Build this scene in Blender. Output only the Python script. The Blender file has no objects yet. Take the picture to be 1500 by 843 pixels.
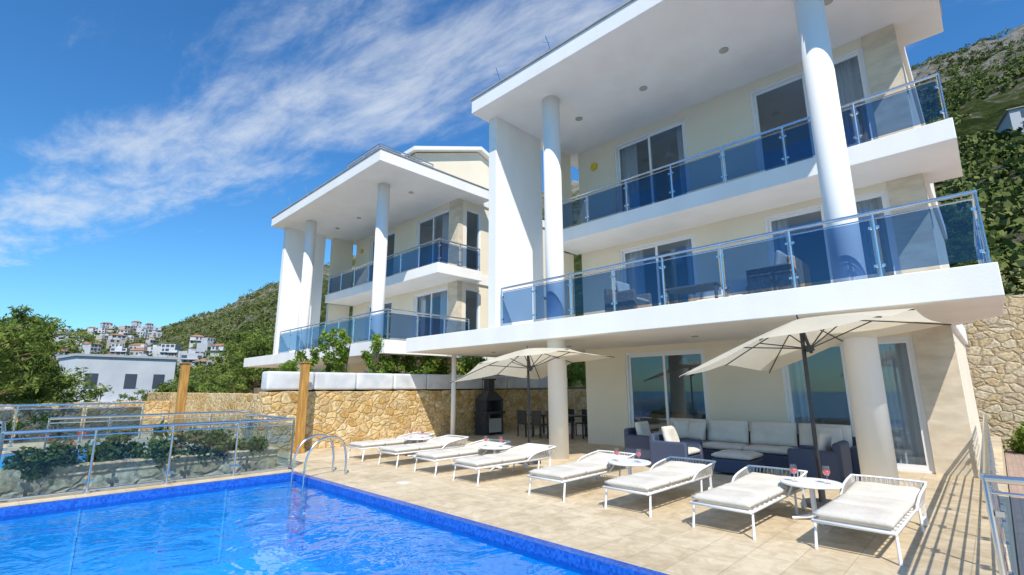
import bpy, bmesh, math, random
import numpy as np
from mathutils import Vector, Matrix, noise
random.seed(7); rng=np.random.default_rng(7)
S=bpy.context.scene
H=1.7
CA,SA=0.698,0.716

# ---------------------------------------------------------------- materials
def newmat(name):
    m=bpy.data.materials.new(name); m.use_nodes=True
    nt=m.node_tree; nt.nodes.clear()
    o=nt.nodes.new('ShaderNodeOutputMaterial')
    return m,nt,o
def N(nt,t,**k):
    n=nt.nodes.new(t)
    for a,b in k.items():
        if a in n.inputs: n.inputs[a].default_value=b
        else: setattr(n,a,b)
    return n
def L(nt,a,b): nt.links.new(a,b)
def c4(c): return (c[0],c[1],c[2],1)
def principled(nt,o,col=(.8,.8,.8),rough=.6,metal=0,spec=.5):
    p=nt.nodes.new('ShaderNodeBsdfPrincipled')
    p.inputs['Base Color'].default_value=c4(col); p.inputs['Roughness'].default_value=rough
    p.inputs['Metallic'].default_value=metal; p.inputs['Specular IOR Level'].default_value=spec
    L(nt,p.outputs[0],o.inputs[0]); return p
def mat_noise(name,c1,c2,scale=5,rough=.7,bump=.1,bscale=60,metal=0,spec=.4,detail=6,bdist=.01,transl=0,stretch=None):
    m,nt,o=newmat(name); p=principled(nt,o,c1,rough,metal,spec)
    tc=N(nt,'ShaderNodeTexCoord'); src=tc.outputs['Object']
    if stretch:
        mp=N(nt,'ShaderNodeMapping'); mp.inputs['Scale'].default_value=stretch; L(nt,src,mp.inputs[0]); src=mp.outputs[0]
    n=N(nt,'ShaderNodeTexNoise',Scale=scale,Detail=detail); L(nt,src,n.inputs['Vector'])
    r=N(nt,'ShaderNodeValToRGB'); r.color_ramp.elements[0].color=c4(c1); r.color_ramp.elements[1].color=c4(c2)
    r.color_ramp.elements[0].position=.35; r.color_ramp.elements[1].position=.65
    L(nt,n.outputs['Fac'],r.inputs[0]); L(nt,r.outputs[0],p.inputs['Base Color'])
    if bump:
        n2=N(nt,'ShaderNodeTexNoise',Scale=bscale,Detail=4); L(nt,tc.outputs['Object'],n2.inputs['Vector'])
        b=N(nt,'ShaderNodeBump',Strength=bump,Distance=bdist); L(nt,n2.outputs['Fac'],b.inputs['Height']); L(nt,b.outputs[0],p.inputs['Normal'])
    if transl:
        t=N(nt,'ShaderNodeBsdfTranslucent'); L(nt,r.outputs[0],t.inputs['Color'])
        mx=N(nt,'ShaderNodeMixShader'); mx.inputs[0].default_value=transl
        L(nt,p.outputs[0],mx.inputs[1]); L(nt,t.outputs[0],mx.inputs[2]); L(nt,mx.outputs[0],o.inputs[0])
    return m
M={}
M['white']=mat_noise('white_render',(.85,.825,.78),(.90,.88,.84),1.2,.75,.25,45,stretch=(1,1,.25))
M['beige']=mat_noise('beige_render',(.82,.73,.57),(.86,.775,.61),.7,.8,.25,45)
M['trav']=mat_noise('travertine_cladding',(.60,.50,.37),(.74,.64,.49),2.2,.6,.2,20,stretch=(1,1,2.5))
M['frame']=mat_noise('white_aluminium',(.82,.82,.82),(.84,.84,.84),3,.35,0)
M['chrome']=mat_noise('brushed_steel',(.62,.64,.66),(.7,.72,.74),4,.22,0,metal=1)
M['dark']=mat_noise('dark_metal',(.04,.04,.045),(.06,.06,.065),5,.4,0)
M['cushion']=mat_noise('cushion_fabric',(.62,.575,.50),(.69,.65,.57),3,.9,.3,25,bdist=.02)
M['canopy']=mat_noise('umbrella_canvas',(.82,.77,.62),(.86,.81,.66),2,.9,.15,30,transl=.45)
M['plaster_in']=mat_noise('interior_paint',(.62,.57,.49),(.67,.62,.54),1,.9,0)
M['curtain']=mat_noise('curtain_cloth',(.86,.85,.82),(.89,.88,.85),3,.9,0,transl=.3)
M['wood']=mat_noise('yellow_timber',(.34,.17,.04),(.54,.29,.07),7,.65,.4,30,stretch=(3,3,.3))
M['cabinet']=mat_noise('cabinet_wood',(.33,.17,.07),(.42,.23,.1),4,.5,.2,30)
M['yellow']=mat_noise('yellow_plastic',(.75,.5,.02),(.8,.55,.03),3,.4,0)
M['bark']=mat_noise('bark',(.12,.08,.05),(.2,.14,.09),8,.9,.5,30)
M['planter']=mat_noise('planter_plastic',(.53,.55,.58),(.72,.73,.74),2.2,.5,.1,20)
M['concrete']=mat_noise('concrete',(.36,.34,.31),(.46,.44,.4),2,.85,.3,30)
M['rope']=mat_noise('woven_rope',(.42,.39,.35),(.5,.47,.43),20,.9,.3,80)
M['soil']=mat_noise('soil',(.16,.11,.07),(.24,.18,.12),3,.95,.5,15)
M['roof']=mat_noise('terracotta_tiles',(.30,.15,.09),(.42,.22,.13),1,.8,0)
M['townwhite']=mat_noise('town_plaster',(.40,.42,.46),(.58,.58,.59),.02,.8,0)
M['towncream']=mat_noise('town_cream',(.38,.34,.29),(.48,.44,.38),.02,.8,0)
M['townwin']=mat_noise('town_window',(.05,.07,.1),(.09,.11,.14),.1,.3,0)
M['wine']=mat_noise('rose_wine',(.62,.06,.09),(.7,.10,.12),3,.1,0)
M['greyhouse']=mat_noise('grey_render',(.56,.58,.61),(.64,.66,.68),.5,.8,.1,20)
M['seamat']=mat_noise('sea_water',(.01,.07,.16),(.02,.10,.20),.01,.25,0)

def mat_leaf(name,c1,c2,c3,tr=.3,scale=1.3):
    m,nt,o=newmat(name)
    tc=N(nt,'ShaderNodeTexCoord'); n=N(nt,'ShaderNodeTexNoise',Scale=scale,Detail=5); L(nt,tc.outputs['Object'],n.inputs['Vector'])
    r=N(nt,'ShaderNodeValToRGB'); e=r.color_ramp.elements
    e[0].color=c4(c1); e[0].position=.3; e[1].color=c4(c3); e[1].position=.7
    k=e.new(.5); k.color=c4(c2)
    L(nt,n.outputs['Fac'],r.inputs[0])
    d=N(nt,'ShaderNodeBsdfDiffuse'); L(nt,r.outputs[0],d.inputs['Color'])
    if tr:
        t=N(nt,'ShaderNodeBsdfTranslucent'); L(nt,r.outputs[0],t.inputs['Color'])
        mx=N(nt,'ShaderNodeMixShader'); mx.inputs[0].default_value=tr
        L(nt,d.outputs[0],mx.inputs[1]); L(nt,t.outputs[0],mx.inputs[2]); L(nt,mx.outputs[0],o.inputs[0])
    else: L(nt,d.outputs[0],o.inputs[0])
    return m
M['leaf']=mat_leaf('shrub_leaves',(.09,.15,.02),(.20,.30,.05),(.36,.45,.10))
M['pine']=mat_leaf('pine_needles',(.065,.11,.025),(.18,.25,.06),(.31,.38,.10))
M['ivy']=mat_leaf('creeper_leaves',(.05,.09,.025),(.12,.18,.05),(.22,.17,.11),scale=4)
M['scrub']=mat_leaf('scrub_leaves',(.06,.085,.02),(.14,.17,.055),(.24,.25,.10),0,.08)
M['redflower']=mat_noise('red_flowers',(.6,.05,.03),(.7,.1,.04),3,.7,0)

def mat_deck():
    m,nt,o=newmat('travertine_paving'); p=principled(nt,o,(.5,.4,.3),.5,0,.35)
    tc=N(nt,'ShaderNodeTexCoord')
    b=N(nt,'ShaderNodeTexBrick'); b.offset=.37; b.squash=.6; b.squash_frequency=3
    b.inputs['Color1'].default_value=(.71,.60,.43,1); b.inputs['Color2'].default_value=(.61,.505,.345,1); b.inputs['Mortar'].default_value=(.48,.39,.27,1)
    b.inputs['Scale'].default_value=1; b.inputs['Mortar Size'].default_value=.0045; b.inputs['Brick Width'].default_value=.66; b.inputs['Row Height'].default_value=.42
    L(nt,tc.outputs['Object'],b.inputs['Vector'])
    n=N(nt,'ShaderNodeTexNoise',Scale=4.5,Detail=8,Roughness=.7,Distortion=.6); L(nt,tc.outputs['Object'],n.inputs['Vector'])
    nb=N(nt,'ShaderNodeTexNoise',Scale=.6,Detail=3); L(nt,tc.outputs['Object'],nb.inputs['Vector'])
    av=N(nt,'ShaderNodeMixRGB'); av.inputs[0].default_value=.3; L(nt,n.outputs['Fac'],av.inputs[1]); L(nt,nb.outputs['Fac'],av.inputs[2])
    r=N(nt,'ShaderNodeValToRGB'); r.color_ramp.elements[0].color=(.76,.70,.62,1); r.color_ramp.elements[1].color=(1.10,1.10,1.09,1)
    r.color_ramp.elements[0].position=.36; r.color_ramp.elements[1].position=.58
    L(nt,av.outputs[0],r.inputs[0])
    mx=N(nt,'ShaderNodeMixRGB',blend_type='MULTIPLY'); mx.inputs[0].default_value=1
    L(nt,b.outputs[0],mx.inputs[1]); L(nt,r.outputs[0],mx.inputs[2]); L(nt,mx.outputs[0],p.inputs['Base Color'])
    bp=N(nt,'ShaderNodeBump',Strength=.3,Distance=.004); bp.invert=True; L(nt,b.outputs['Fac'],bp.inputs['Height']); L(nt,bp.outputs[0],p.inputs['Normal'])
    return m
M['deck']=mat_deck()
def mat_brickpave():
    m,nt,o=newmat('red_brick_paving'); p=principled(nt,o,(.3,.2,.15),.8)
    tc=N(nt,'ShaderNodeTexCoord'); b=N(nt,'ShaderNodeTexBrick')
    b.inputs['Color1'].default_value=(.46,.32,.25,1); b.inputs['Color2'].default_value=(.38,.26,.20,1); b.inputs['Mortar'].default_value=(.3,.25,.21,1)
    b.inputs['Scale'].default_value=1; b.inputs['Mortar Size'].default_value=.01; b.inputs['Brick Width'].default_value=.2; b.inputs['Row Height'].default_value=.1
    L(nt,tc.outputs['Object'],b.inputs['Vector']); L(nt,b.outputs[0],p.inputs['Base Color']); return m
M['brickpave']=mat_brickpave()
def mat_stone(name,scale,cols,mortar):
    m,nt,o=newmat(name); p=principled(nt,o,cols[0],.85,0,.2)
    tc=N(nt,'ShaderNodeTexCoord')
    n=N(nt,'ShaderNodeTexNoise',Scale=3.2,Detail=4); L(nt,tc.outputs['Object'],n.inputs['Vector'])
    ad=N(nt,'ShaderNodeMixRGB',blend_type='LINEAR_LIGHT'); ad.inputs[0].default_value=.13
    L(nt,tc.outputs['Object'],ad.inputs[1]); L(nt,n.outputs['Color'],ad.inputs[2])
    mp=N(nt,'ShaderNodeMapping'); mp.inputs['Scale'].default_value=(1,1,1.35); L(nt,ad.outputs[0],mp.inputs[0])
    v=N(nt,'ShaderNodeTexVoronoi',Scale=scale); v2=N(nt,'ShaderNodeTexVoronoi',Scale=scale); v2.feature='DISTANCE_TO_EDGE'
    for q in (v,v2): L(nt,mp.outputs[0],q.inputs['Vector'])
    sp=N(nt,'ShaderNodeSeparateColor'); L(nt,v.outputs['Color'],sp.inputs[0])
    r=N(nt,'ShaderNodeValToRGB'); e=r.color_ramp.elements
    e[0].color=c4(cols[0]); e[1].color=c4(cols[-1])
    for i,c in enumerate(cols[1:-1]): k=e.new((i+1)/(len(cols)-1)); k.color=c4(c)
    L(nt,sp.outputs[0],r.inputs[0])
    n3=N(nt,'ShaderNodeTexNoise',Scale=11,Detail=7,Roughness=.65); L(nt,tc.outputs['Object'],n3.inputs['Vector'])
    r3=N(nt,'ShaderNodeValToRGB'); r3.color_ramp.elements[0].color=(.55,.53,.49,1); r3.color_ramp.elements[1].color=(1.3,1.28,1.24,1)
    r3.color_ramp.elements[0].position=.3; r3.color_ramp.elements[1].position=.7
    L(nt,n3.outputs['Fac'],r3.inputs[0])
    mu=N(nt,'ShaderNodeMixRGB',blend_type='MULTIPLY'); mu.inputs[0].default_value=1; L(nt,r.outputs[0],mu.inputs[1]); L(nt,r3.outputs[0],mu.inputs[2])
    rr=N(nt,'ShaderNodeValToRGB'); rr.color_ramp.elements[0].position=.0; rr.color_ramp.elements[1].position=.05; L(nt,v2.outputs['Distance'],rr.inputs[0])
    mx=N(nt,'ShaderNodeMixRGB'); mx.inputs[1].default_value=c4(mortar); L(nt,rr.outputs[0],mx.inputs[0]); L(nt,mu.outputs[0],mx.inputs[2])
    L(nt,mx.outputs[0],p.inputs['Base Color'])
    rb=N(nt,'ShaderNodeValToRGB'); rb.color_ramp.elements[1].position=.14; L(nt,v2.outputs['Distance'],rb.inputs[0])
    hs=N(nt,'ShaderNodeMixRGB',blend_type='ADD'); hs.inputs[0].default_value=.9; L(nt,rb.outputs[0],hs.inputs[1]); L(nt,n3.outputs['Fac'],hs.inputs[2])
    bp=N(nt,'ShaderNodeBump',Strength=.75,Distance=.04); L(nt,hs.outputs[0],bp.inputs['Height']); L(nt,bp.outputs[0],p.inputs['Normal'])
    return m
M['stone']=mat_stone('honey_stone_masonry',3.8,[(.50,.31,.11),(.66,.45,.19),(.72,.55,.30),(.57,.40,.20),(.77,.61,.37)],(.56,.43,.25))
M['stone2']=mat_stone('pale_stone_masonry',2.6,[(.52,.39,.22),(.64,.51,.32),(.68,.58,.42),(.48,.37,.24)],(.44,.36,.25))
def mat_mosaic(name,c1,c2,s=.05):
    m,nt,o=newmat(name); p=principled(nt,o,c1,.25,0,.5)
    tc=N(nt,'ShaderNodeTexCoord')
    v=N(nt,'ShaderNodeVectorMath',operation='SNAP'); v.inputs[1].default_value=(s,s,s); L(nt,tc.outputs['Object'],v.inputs[0])
    w=N(nt,'ShaderNodeTexWhiteNoise'); L(nt,v.outputs[0],w.inputs[0])
    r=N(nt,'ShaderNodeValToRGB'); r.color_ramp.elements[0].color=c4(c1); r.color_ramp.elements[1].color=c4(c2); L(nt,w.outputs['Value'],r.inputs[0])
    L(nt,r.outputs[0],p.inputs['Base Color']); return m
M['mosaic']=mat_mosaic('pool_mosaic',(.005,.32,.74),(.01,.39,.82))
M['mosaicline']=mat_mosaic('pool_joint_tiles',(.06,.46,.80),(.12,.54,.86))
M['mosaicdark']=mat_mosaic('pool_border_mosaic',(.01,.07,.40),(.02,.15,.60),.03)

def schlick(nt,base):
    lw=N(nt,'ShaderNodeLayerWeight',Blend=.5)
    pw=N(nt,'ShaderNodeMath',operation='POWER'); pw.inputs[1].default_value=4.0; L(nt,lw.outputs['Facing'],pw.inputs[0])
    a=N(nt,'ShaderNodeMath',operation='MULTIPLY_ADD'); a.inputs[1].default_value=1-base; a.inputs[2].default_value=base; a.use_clamp=True; L(nt,pw.outputs[0],a.inputs[0])
    return a.outputs[0],lw
def mat_glass(name,tint,refl,gcol=(1,1,1)):
    m,nt,o=newmat(name)
    t=N(nt,'ShaderNodeBsdfTransparent'); t.inputs[0].default_value=c4(tint)
    g=N(nt,'ShaderNodeBsdfGlossy',Roughness=0.0); g.inputs[0].default_value=c4(gcol)
    a,_=schlick(nt,refl)
    mx=N(nt,'ShaderNodeMixShader'); L(nt,a,mx.inputs[0]); L(nt,t.outputs[0],mx.inputs[1]); L(nt,g.outputs[0],mx.inputs[2])
    L(nt,mx.outputs[0],o.inputs[0]); return m
M['winglass']=mat_glass('window_glass',(.66,.75,.84),.13,(.70,.86,1))
M['railglass']=mat_glass('tinted_rail_glass',(.20,.33,.55),.07,(.7,.85,1))
M['fenceglass']=mat_glass('pale_fence_glass',(.62,.75,.85),.05,(.85,.93,1))
M['clearglass']=mat_glass('clear_glass',(.95,.95,.95),.12)
def mat_water():
    m,nt,o=newmat('water')
    tc=N(nt,'ShaderNodeTexCoord')
    n=N(nt,'ShaderNodeTexNoise',Scale=1.3,Detail=3,Distortion=.8); L(nt,tc.outputs['Object'],n.inputs['Vector'])
    n2=N(nt,'ShaderNodeTexNoise',Scale=6,Detail=2); L(nt,tc.outputs['Object'],n2.inputs['Vector'])
    ad=N(nt,'ShaderNodeMath',operation='MULTIPLY_ADD'); ad.inputs[1].default_value=.14; L(nt,n2.outputs['Fac'],ad.inputs[0]); L(nt,n.outputs['Fac'],ad.inputs[2])
    b=N(nt,'ShaderNodeBump',Strength=.5,Distance=.10); L(nt,ad.outputs[0],b.inputs['Height'])
    t=N(nt,'ShaderNodeBsdfTransparent'); t.inputs[0].default_value=(.64,.94,1,1)
    g=N(nt,'ShaderNodeBsdfGlossy',Roughness=.01); L(nt,b.outputs[0],g.inputs['Normal'])
    f,lw=schlick(nt,.03); L(nt,b.outputs[0],lw.inputs['Normal'])
    mx=N(nt,'ShaderNodeMixShader'); L(nt,f,mx.inputs[0]); L(nt,t.outputs[0],mx.inputs[1]); L(nt,g.outputs[0],mx.inputs[2]); L(nt,mx.outputs[0],o.inputs[0])
    return m
M['water']=mat_water()
def mat_wicker():
    m,nt,o=newmat('navy_wicker'); p=principled(nt,o,(.03,.04,.07),.5)
    tc=N(nt,'ShaderNodeTexCoord'); w=N(nt,'ShaderNodeTexWave',Scale=22,Distortion=1.5); w.bands_direction='Z'; L(nt,tc.outputs['Object'],w.inputs['Vector'])
    r=N(nt,'ShaderNodeValToRGB'); r.color_ramp.elements[0].color=(.025,.035,.07,1); r.color_ramp.elements[1].color=(.09,.12,.20,1); L(nt,w.outputs['Fac'],r.inputs[0]); L(nt,r.outputs[0],p.inputs['Base Color'])
    b=N(nt,'ShaderNodeBump',Strength=.5,Distance=.01); L(nt,w.outputs['Fac'],b.inputs['Height']); L(nt,b.outputs[0],p.inputs['Normal']); return m
M['wicker']=mat_wicker()
M['wicker2']=mat_noise('grey_wicker',(.20,.16,.13),(.36,.30,.25),30,.7,.5,60)
def mat_terrain():
    m,nt,o=newmat('mountain_scrub'); p=N(nt,'ShaderNodeBsdfDiffuse'); L(nt,p.outputs[0],o.inputs[0])
    tc=N(nt,'ShaderNodeTexCoord')
    n=N(nt,'ShaderNodeTexNoise',Scale=.16,Detail=9,Roughness=.80); L(nt,tc.outputs['Object'],n.inputs['Vector'])
    big=N(nt,'ShaderNodeTexNoise',Scale=.022,Detail=4); L(nt,tc.outputs['Object'],big.inputs['Vector'])
    sp=N(nt,'ShaderNodeSeparateXYZ'); L(nt,tc.outputs['Object'],sp.inputs[0])
    mr=N(nt,'ShaderNodeMapRange'); mr.inputs[1].default_value=20; mr.inputs[2].default_value=170; mr.inputs[3].default_value=-.05; mr.inputs[4].default_value=.095; L(nt,sp.outputs['Z'],mr.inputs[0])
    a=N(nt,'ShaderNodeMath',operation='ADD'); L(nt,n.outputs['Fac'],a.inputs[0]); L(nt,mr.outputs[0],a.inputs[1])
    b2=N(nt,'ShaderNodeMath',operation='MULTIPLY_ADD'); b2.inputs[1].default_value=.45; L(nt,big.outputs['Fac'],b2.inputs[0]); L(nt,a.outputs[0],b2.inputs[2])
    r=N(nt,'ShaderNodeValToRGB'); e=r.color_ramp.elements
    e[0].position=.62; e[0].color=(.055,.08,.025,1); e[1].position=.94; e[1].color=(.48,.46,.42,1)
    k=e.new(.72); k.color=(.13,.16,.055,1); k=e.new(.77); k.color=(.24,.23,.14,1); k=e.new(.82); k.color=(.37,.35,.30,1)
    L(nt,b2.outputs[0],r.inputs[0]); L(nt,r.outputs[0],p.inputs['Color'])
    bp=N(nt,'ShaderNodeBump',Strength=1,Distance=6); L(nt,n.outputs['Fac'],bp.inputs['Height']); L(nt,bp.outputs[0],p.inputs['Normal'])
    return m
M['terrain']=mat_terrain()

# ---------------------------------------------------------------- mesh helpers
class MB:
    def __init__(s): s.v=[];s.f=[];s.m=[]
    def add(s,vs,fs,mi=0):
        k=len(s.v); s.v+= [tuple(a) for a in vs]; s.f+=[tuple(i+k for i in f) for f in fs]; s.m+=[mi]*len(fs); return s
    def box(s,x0,x1,y0,y1,z0,z1,mi=0,T=None):
        vs=[(x,y,z) for z in (z0,z1) for y in (y0,y1) for x in (x0,x1)]
        if T: vs=[T@Vector(v) for v in vs]
        return s.add(vs,[(0,2,3,1),(4,5,7,6),(0,1,5,4),(1,3,7,5),(3,2,6,7),(2,0,4,6)],mi)
    def prism(s,poly,z0,z1,mi=0):
        n=len(poly); vs=[(x,y,z0) for x,y in poly]+[(x,y,z1) for x,y in poly]
        return s.add(vs,[tuple(range(n-1,-1,-1)),tuple(range(n,2*n))]+[(i,(i+1)%n,n+(i+1)%n,n+i) for i in range(n)],mi)
    def cyl(s,p0,p1,r0,r1=None,n=12,mi=0):
        if r1 is None: r1=r0
        p0=Vector(p0);p1=Vector(p1); d=(p1-p0).normalized(); u=d.orthogonal().normalized(); w=d.cross(u)
        vs=[p0+(u*math.cos(2*math.pi*i/n)+w*math.sin(2*math.pi*i/n))*r0 for i in range(n)]+[p1+(u*math.cos(2*math.pi*i/n)+w*math.sin(2*math.pi*i/n))*r1 for i in range(n)]
        return s.add(vs,[tuple(range(n-1,-1,-1)),tuple(range(n,2*n))]+[(i,(i+1)%n,n+(i+1)%n,n+i) for i in range(n)],mi)
    def lathe(s,prof,c=(0,0,0),n=20,mi=0):
        k=len(prof); vs=[(c[0]+r*math.cos(2*math.pi*j/n),c[1]+r*math.sin(2*math.pi*j/n),c[2]+z) for r,z in prof for j in range(n)]
        return s.add(vs,[(i*n+j,i*n+(j+1)%n,(i+1)*n+(j+1)%n,(i+1)*n+j) for i in range(k-1) for j in range(n)],mi)
    def mesh(s,name,mats,smooth=False):
        me=bpy.data.meshes.new(name); me.from_pydata(s.v,[],s.f)
        for m in mats: me.materials.append(M[m])
        me.polygons.foreach_set('material_index',s.m)
        if smooth: me.polygons.foreach_set('use_smooth',[len(f)<=4 for f in s.f])
        me.update(); return me
    def obj(s,name,mats,parent=None,bevel=0,smooth=False,seg=2):
        me=s.mesh(name,mats,smooth); return link(name,me,parent,bevel,seg)
def link(name,me,parent=None,bevel=0,seg=2):
    o=bpy.data.objects.new(name,me); S.collection.objects.link(o)
    if parent: o.parent=parent
    if bevel:
        b=o.modifiers.new('Bevel','BEVEL'); b.width=bevel; b.segments=seg; b.limit_method='ANGLE'; b.angle_limit=math.radians(40)
    return o
def empty(name,loc=(0,0,0),rz=0):
    o=bpy.data.objects.new(name,None); o.location=loc; o.rotation_euler[2]=rz; S.collection.objects.link(o); return o
def tubes(name,paths,r,mat,parent=None,res=2):
    cu=bpy.data.curves.new(name,'CURVE'); cu.dimensions='3D'; cu.bevel_depth=r; cu.bevel_resolution=res; cu.use_fill_caps=True
    for p in paths:
        sp=cu.splines.new('POLY'); sp.points.add(len(p)-1)
        for i,q in enumerate(p): sp.points[i].co=(*q,1)
    cu.materials.append(M[mat]); o=bpy.data.objects.new(name,cu); S.collection.objects.link(o)
    if parent:o.parent=parent
    return o
def smoothpath(pts,n=8):
    out=[]; P=[Vector(p) for p in pts]; P=[P[0]]+P+[P[-1]]
    for i in range(1,len(P)-2):
        for k in range(n):
            t=k/n; a,b,c,d=P[i-1],P[i],P[i+1],P[i+2]
            out.append(tuple(.5*((2*b)+(-a+c)*t+(2*a-5*b+4*c-d)*t*t+(-a+3*b-3*c+d)*t**3)))
    out.append(tuple(P[-2])); return out
def leafmesh(name,centers,radii,n,size,mat,asp=.5):
    C=np.array(centers,float);R=np.array(radii,float)
    if R.ndim==1: R=np.stack([R,R,R],1)
    idx=rng.integers(0,len(C),n)
    d=rng.normal(size=(n,3)); d/=np.linalg.norm(d,axis=1)[:,None]; rad=rng.random(n)**(.45)
    P=C[idx]+d*R[idx]*rad[:,None]*(1+.18*rng.normal(size=(n,1)))
    a=rng.normal(size=(n,3)); a/=np.linalg.norm(a,axis=1)[:,None]; b=np.cross(a,rng.normal(size=(n,3))); b/=np.linalg.norm(b,axis=1)[:,None]
    sz=(size*(.6+.8*rng.random(n)))[:,None]
    V=np.stack([P-a*sz-b*sz*asp*.3,P-b*sz*asp,P+a*sz,P+b*sz*asp],1).reshape(-1,3)
    me=bpy.data.meshes.new(name); me.from_pydata(V.tolist(),[],np.arange(4*n).reshape(-1,4).tolist())
    me.materials.append(M[mat]); me.update(); return me

# ---------------------------------------------------------------- camera
cam=bpy.data.cameras.new('camera'); co=bpy.data.objects.new('camera',cam); S.collection.objects.link(co); S.camera=co
cam.sensor_width=36; cam.lens=17.09; cam.clip_end=9000; cam.clip_start=.05
pt=math.radians(11.7); fw=Vector((SA*math.cos(pt),CA*math.cos(pt),math.sin(pt))).normalized()
rt=Vector((CA,-SA,0)).normalized(); up=rt.cross(fw); ro=math.radians(.3)
r2=rt*math.cos(ro)-up*math.sin(ro); u2=up*math.cos(ro)+rt*math.sin(ro)
mt=Matrix((r2,u2,-fw)).transposed().to_4x4(); mt.translation=(0,0,H); co.matrix_world=mt

# ---------------------------------------------------------------- light + sky
EL=48; hd=Vector((-.62,-.785,0)).normalized()
ts=(hd*math.cos(math.radians(EL))+Vector((0,0,math.sin(math.radians(EL))))).normalized()
sl=bpy.data.lights.new('sun','SUN'); sl.energy=5.0; sl.angle=math.radians(.5); sl.color=(1,.945,.85)
so=bpy.data.objects.new('sun',sl); so.rotation_euler=ts.to_track_quat('Z','Y').to_euler(); S.collection.objects.link(so)
w=bpy.data.worlds.new('World'); S.world=w; w.use_nodes=True; nt=w.node_tree; nt.nodes.clear()
out=nt.nodes.new('ShaderNodeOutputWorld'); bg=nt.nodes.new('ShaderNodeBackground'); bg.inputs[1].default_value=.15
sky=nt.nodes.new('ShaderNodeTexSky'); sky.sky_type='NISHITA'; sky.sun_disc=False; sky.sun_elevation=math.radians(EL); sky.sun_rotation=math.atan2(hd.x,hd.y)%(2*math.pi)
sky.ozone_density=2.6; sky.dust_density=.2; sky.air_density=1.2; sky.altitude=100
hs0=N(nt,'ShaderNodeHueSaturation'); hs0.inputs['Saturation'].default_value=1.16; L(nt,sky.outputs[0],hs0.inputs['Color'])
hs=N(nt,'ShaderNodeMixRGB',blend_type='MULTIPLY'); hs.inputs[0].default_value=1; hs.inputs[2].default_value=(.50,.88,1.14,1); L(nt,hs0.outputs[0],hs.inputs[1])
tc=N(nt,'ShaderNodeTexCoord'); sp=N(nt,'ShaderNodeSeparateXYZ'); L(nt,tc.outputs['Generated'],sp.inputs[0])
zm=N(nt,'ShaderNodeMath',operation='MAXIMUM'); zm.inputs[1].default_value=.04; L(nt,sp.outputs[2],zm.inputs[0])
def mth(op,a,b=None,c=None):
    n=nt.nodes.new('ShaderNodeMath'); n.operation=op
    for i,q in enumerate((a,b,c)):
        if q is None: continue
        if isinstance(q,(int,float)): n.inputs[i].default_value=q
        else: nt.links.new(q,n.inputs[i])
    return n.outputs[0]
xx=mth('DIVIDE',sp.outputs[0],zm.outputs[0]); yy=mth('DIVIDE',sp.outputs[1],zm.outputs[0])
s_=mth('MULTIPLY_ADD',yy,.29,xx); t_=mth('SUBTRACT',yy,mth('MULTIPLY',xx,.29))
cb=N(nt,'ShaderNodeCombineXYZ'); L(nt,mth('MULTIPLY_ADD',t_,-.25,mth('MULTIPLY',s_,1.6)),cb.inputs[0]); L(nt,mth('MULTIPLY',t_,.55),cb.inputs[1])
n1=N(nt,'ShaderNodeTexNoise',Scale=3.6,Detail=8,Roughness=.66,Distortion=.25); L(nt,cb.outputs[0],n1.inputs['Vector'])
cb2=N(nt,'ShaderNodeCombineXYZ'); L(nt,mth('MULTIPLY_ADD',s_,1.0,mth('MULTIPLY',t_,.35)),cb2.inputs[0]); L(nt,mth('MULTIPLY',t_,.4),cb2.inputs[1])
n2=N(nt,'ShaderNodeTexNoise',Scale=2.0,Detail=3,Roughness=.5); L(nt,cb2.outputs[0],n2.inputs['Vector'])
d=mth('DIVIDE',mth('ABSOLUTE',mth('SUBTRACT',s_,1.12)),.56)
band=mth('SUBTRACT',1.0,mth('MINIMUM',mth('POWER',d,2.0),1.0))
val=mth('ADD',mth('MULTIPLY',band,.38),mth('ADD',mth('MULTIPLY',n1.outputs['Fac'],.85),mth('MULTIPLY',n2.outputs['Fac'],.50)))
mr=N(nt,'ShaderNodeMapRange'); mr.interpolation_type='SMOOTHSTEP'; mr.inputs[1].default_value=.80; mr.inputs[2].default_value=1.30; mr.inputs[3].default_value=0; mr.inputs[4].default_value=.72
L(nt,val,mr.inputs[0])
mx=N(nt,'ShaderNodeMixRGB'); mx.inputs[2].default_value=(5.4,5.8,6.2,1); L(nt,mr.outputs[0],mx.inputs[0]); L(nt,hs.outputs[0],mx.inputs[1])
L(nt,mx.outputs[0],bg.inputs[0]); L(nt,bg.outputs[0],out.inputs[0])
S.view_settings.view_transform='Standard'; S.view_settings.look='None'; S.view_settings.exposure=0

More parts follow.
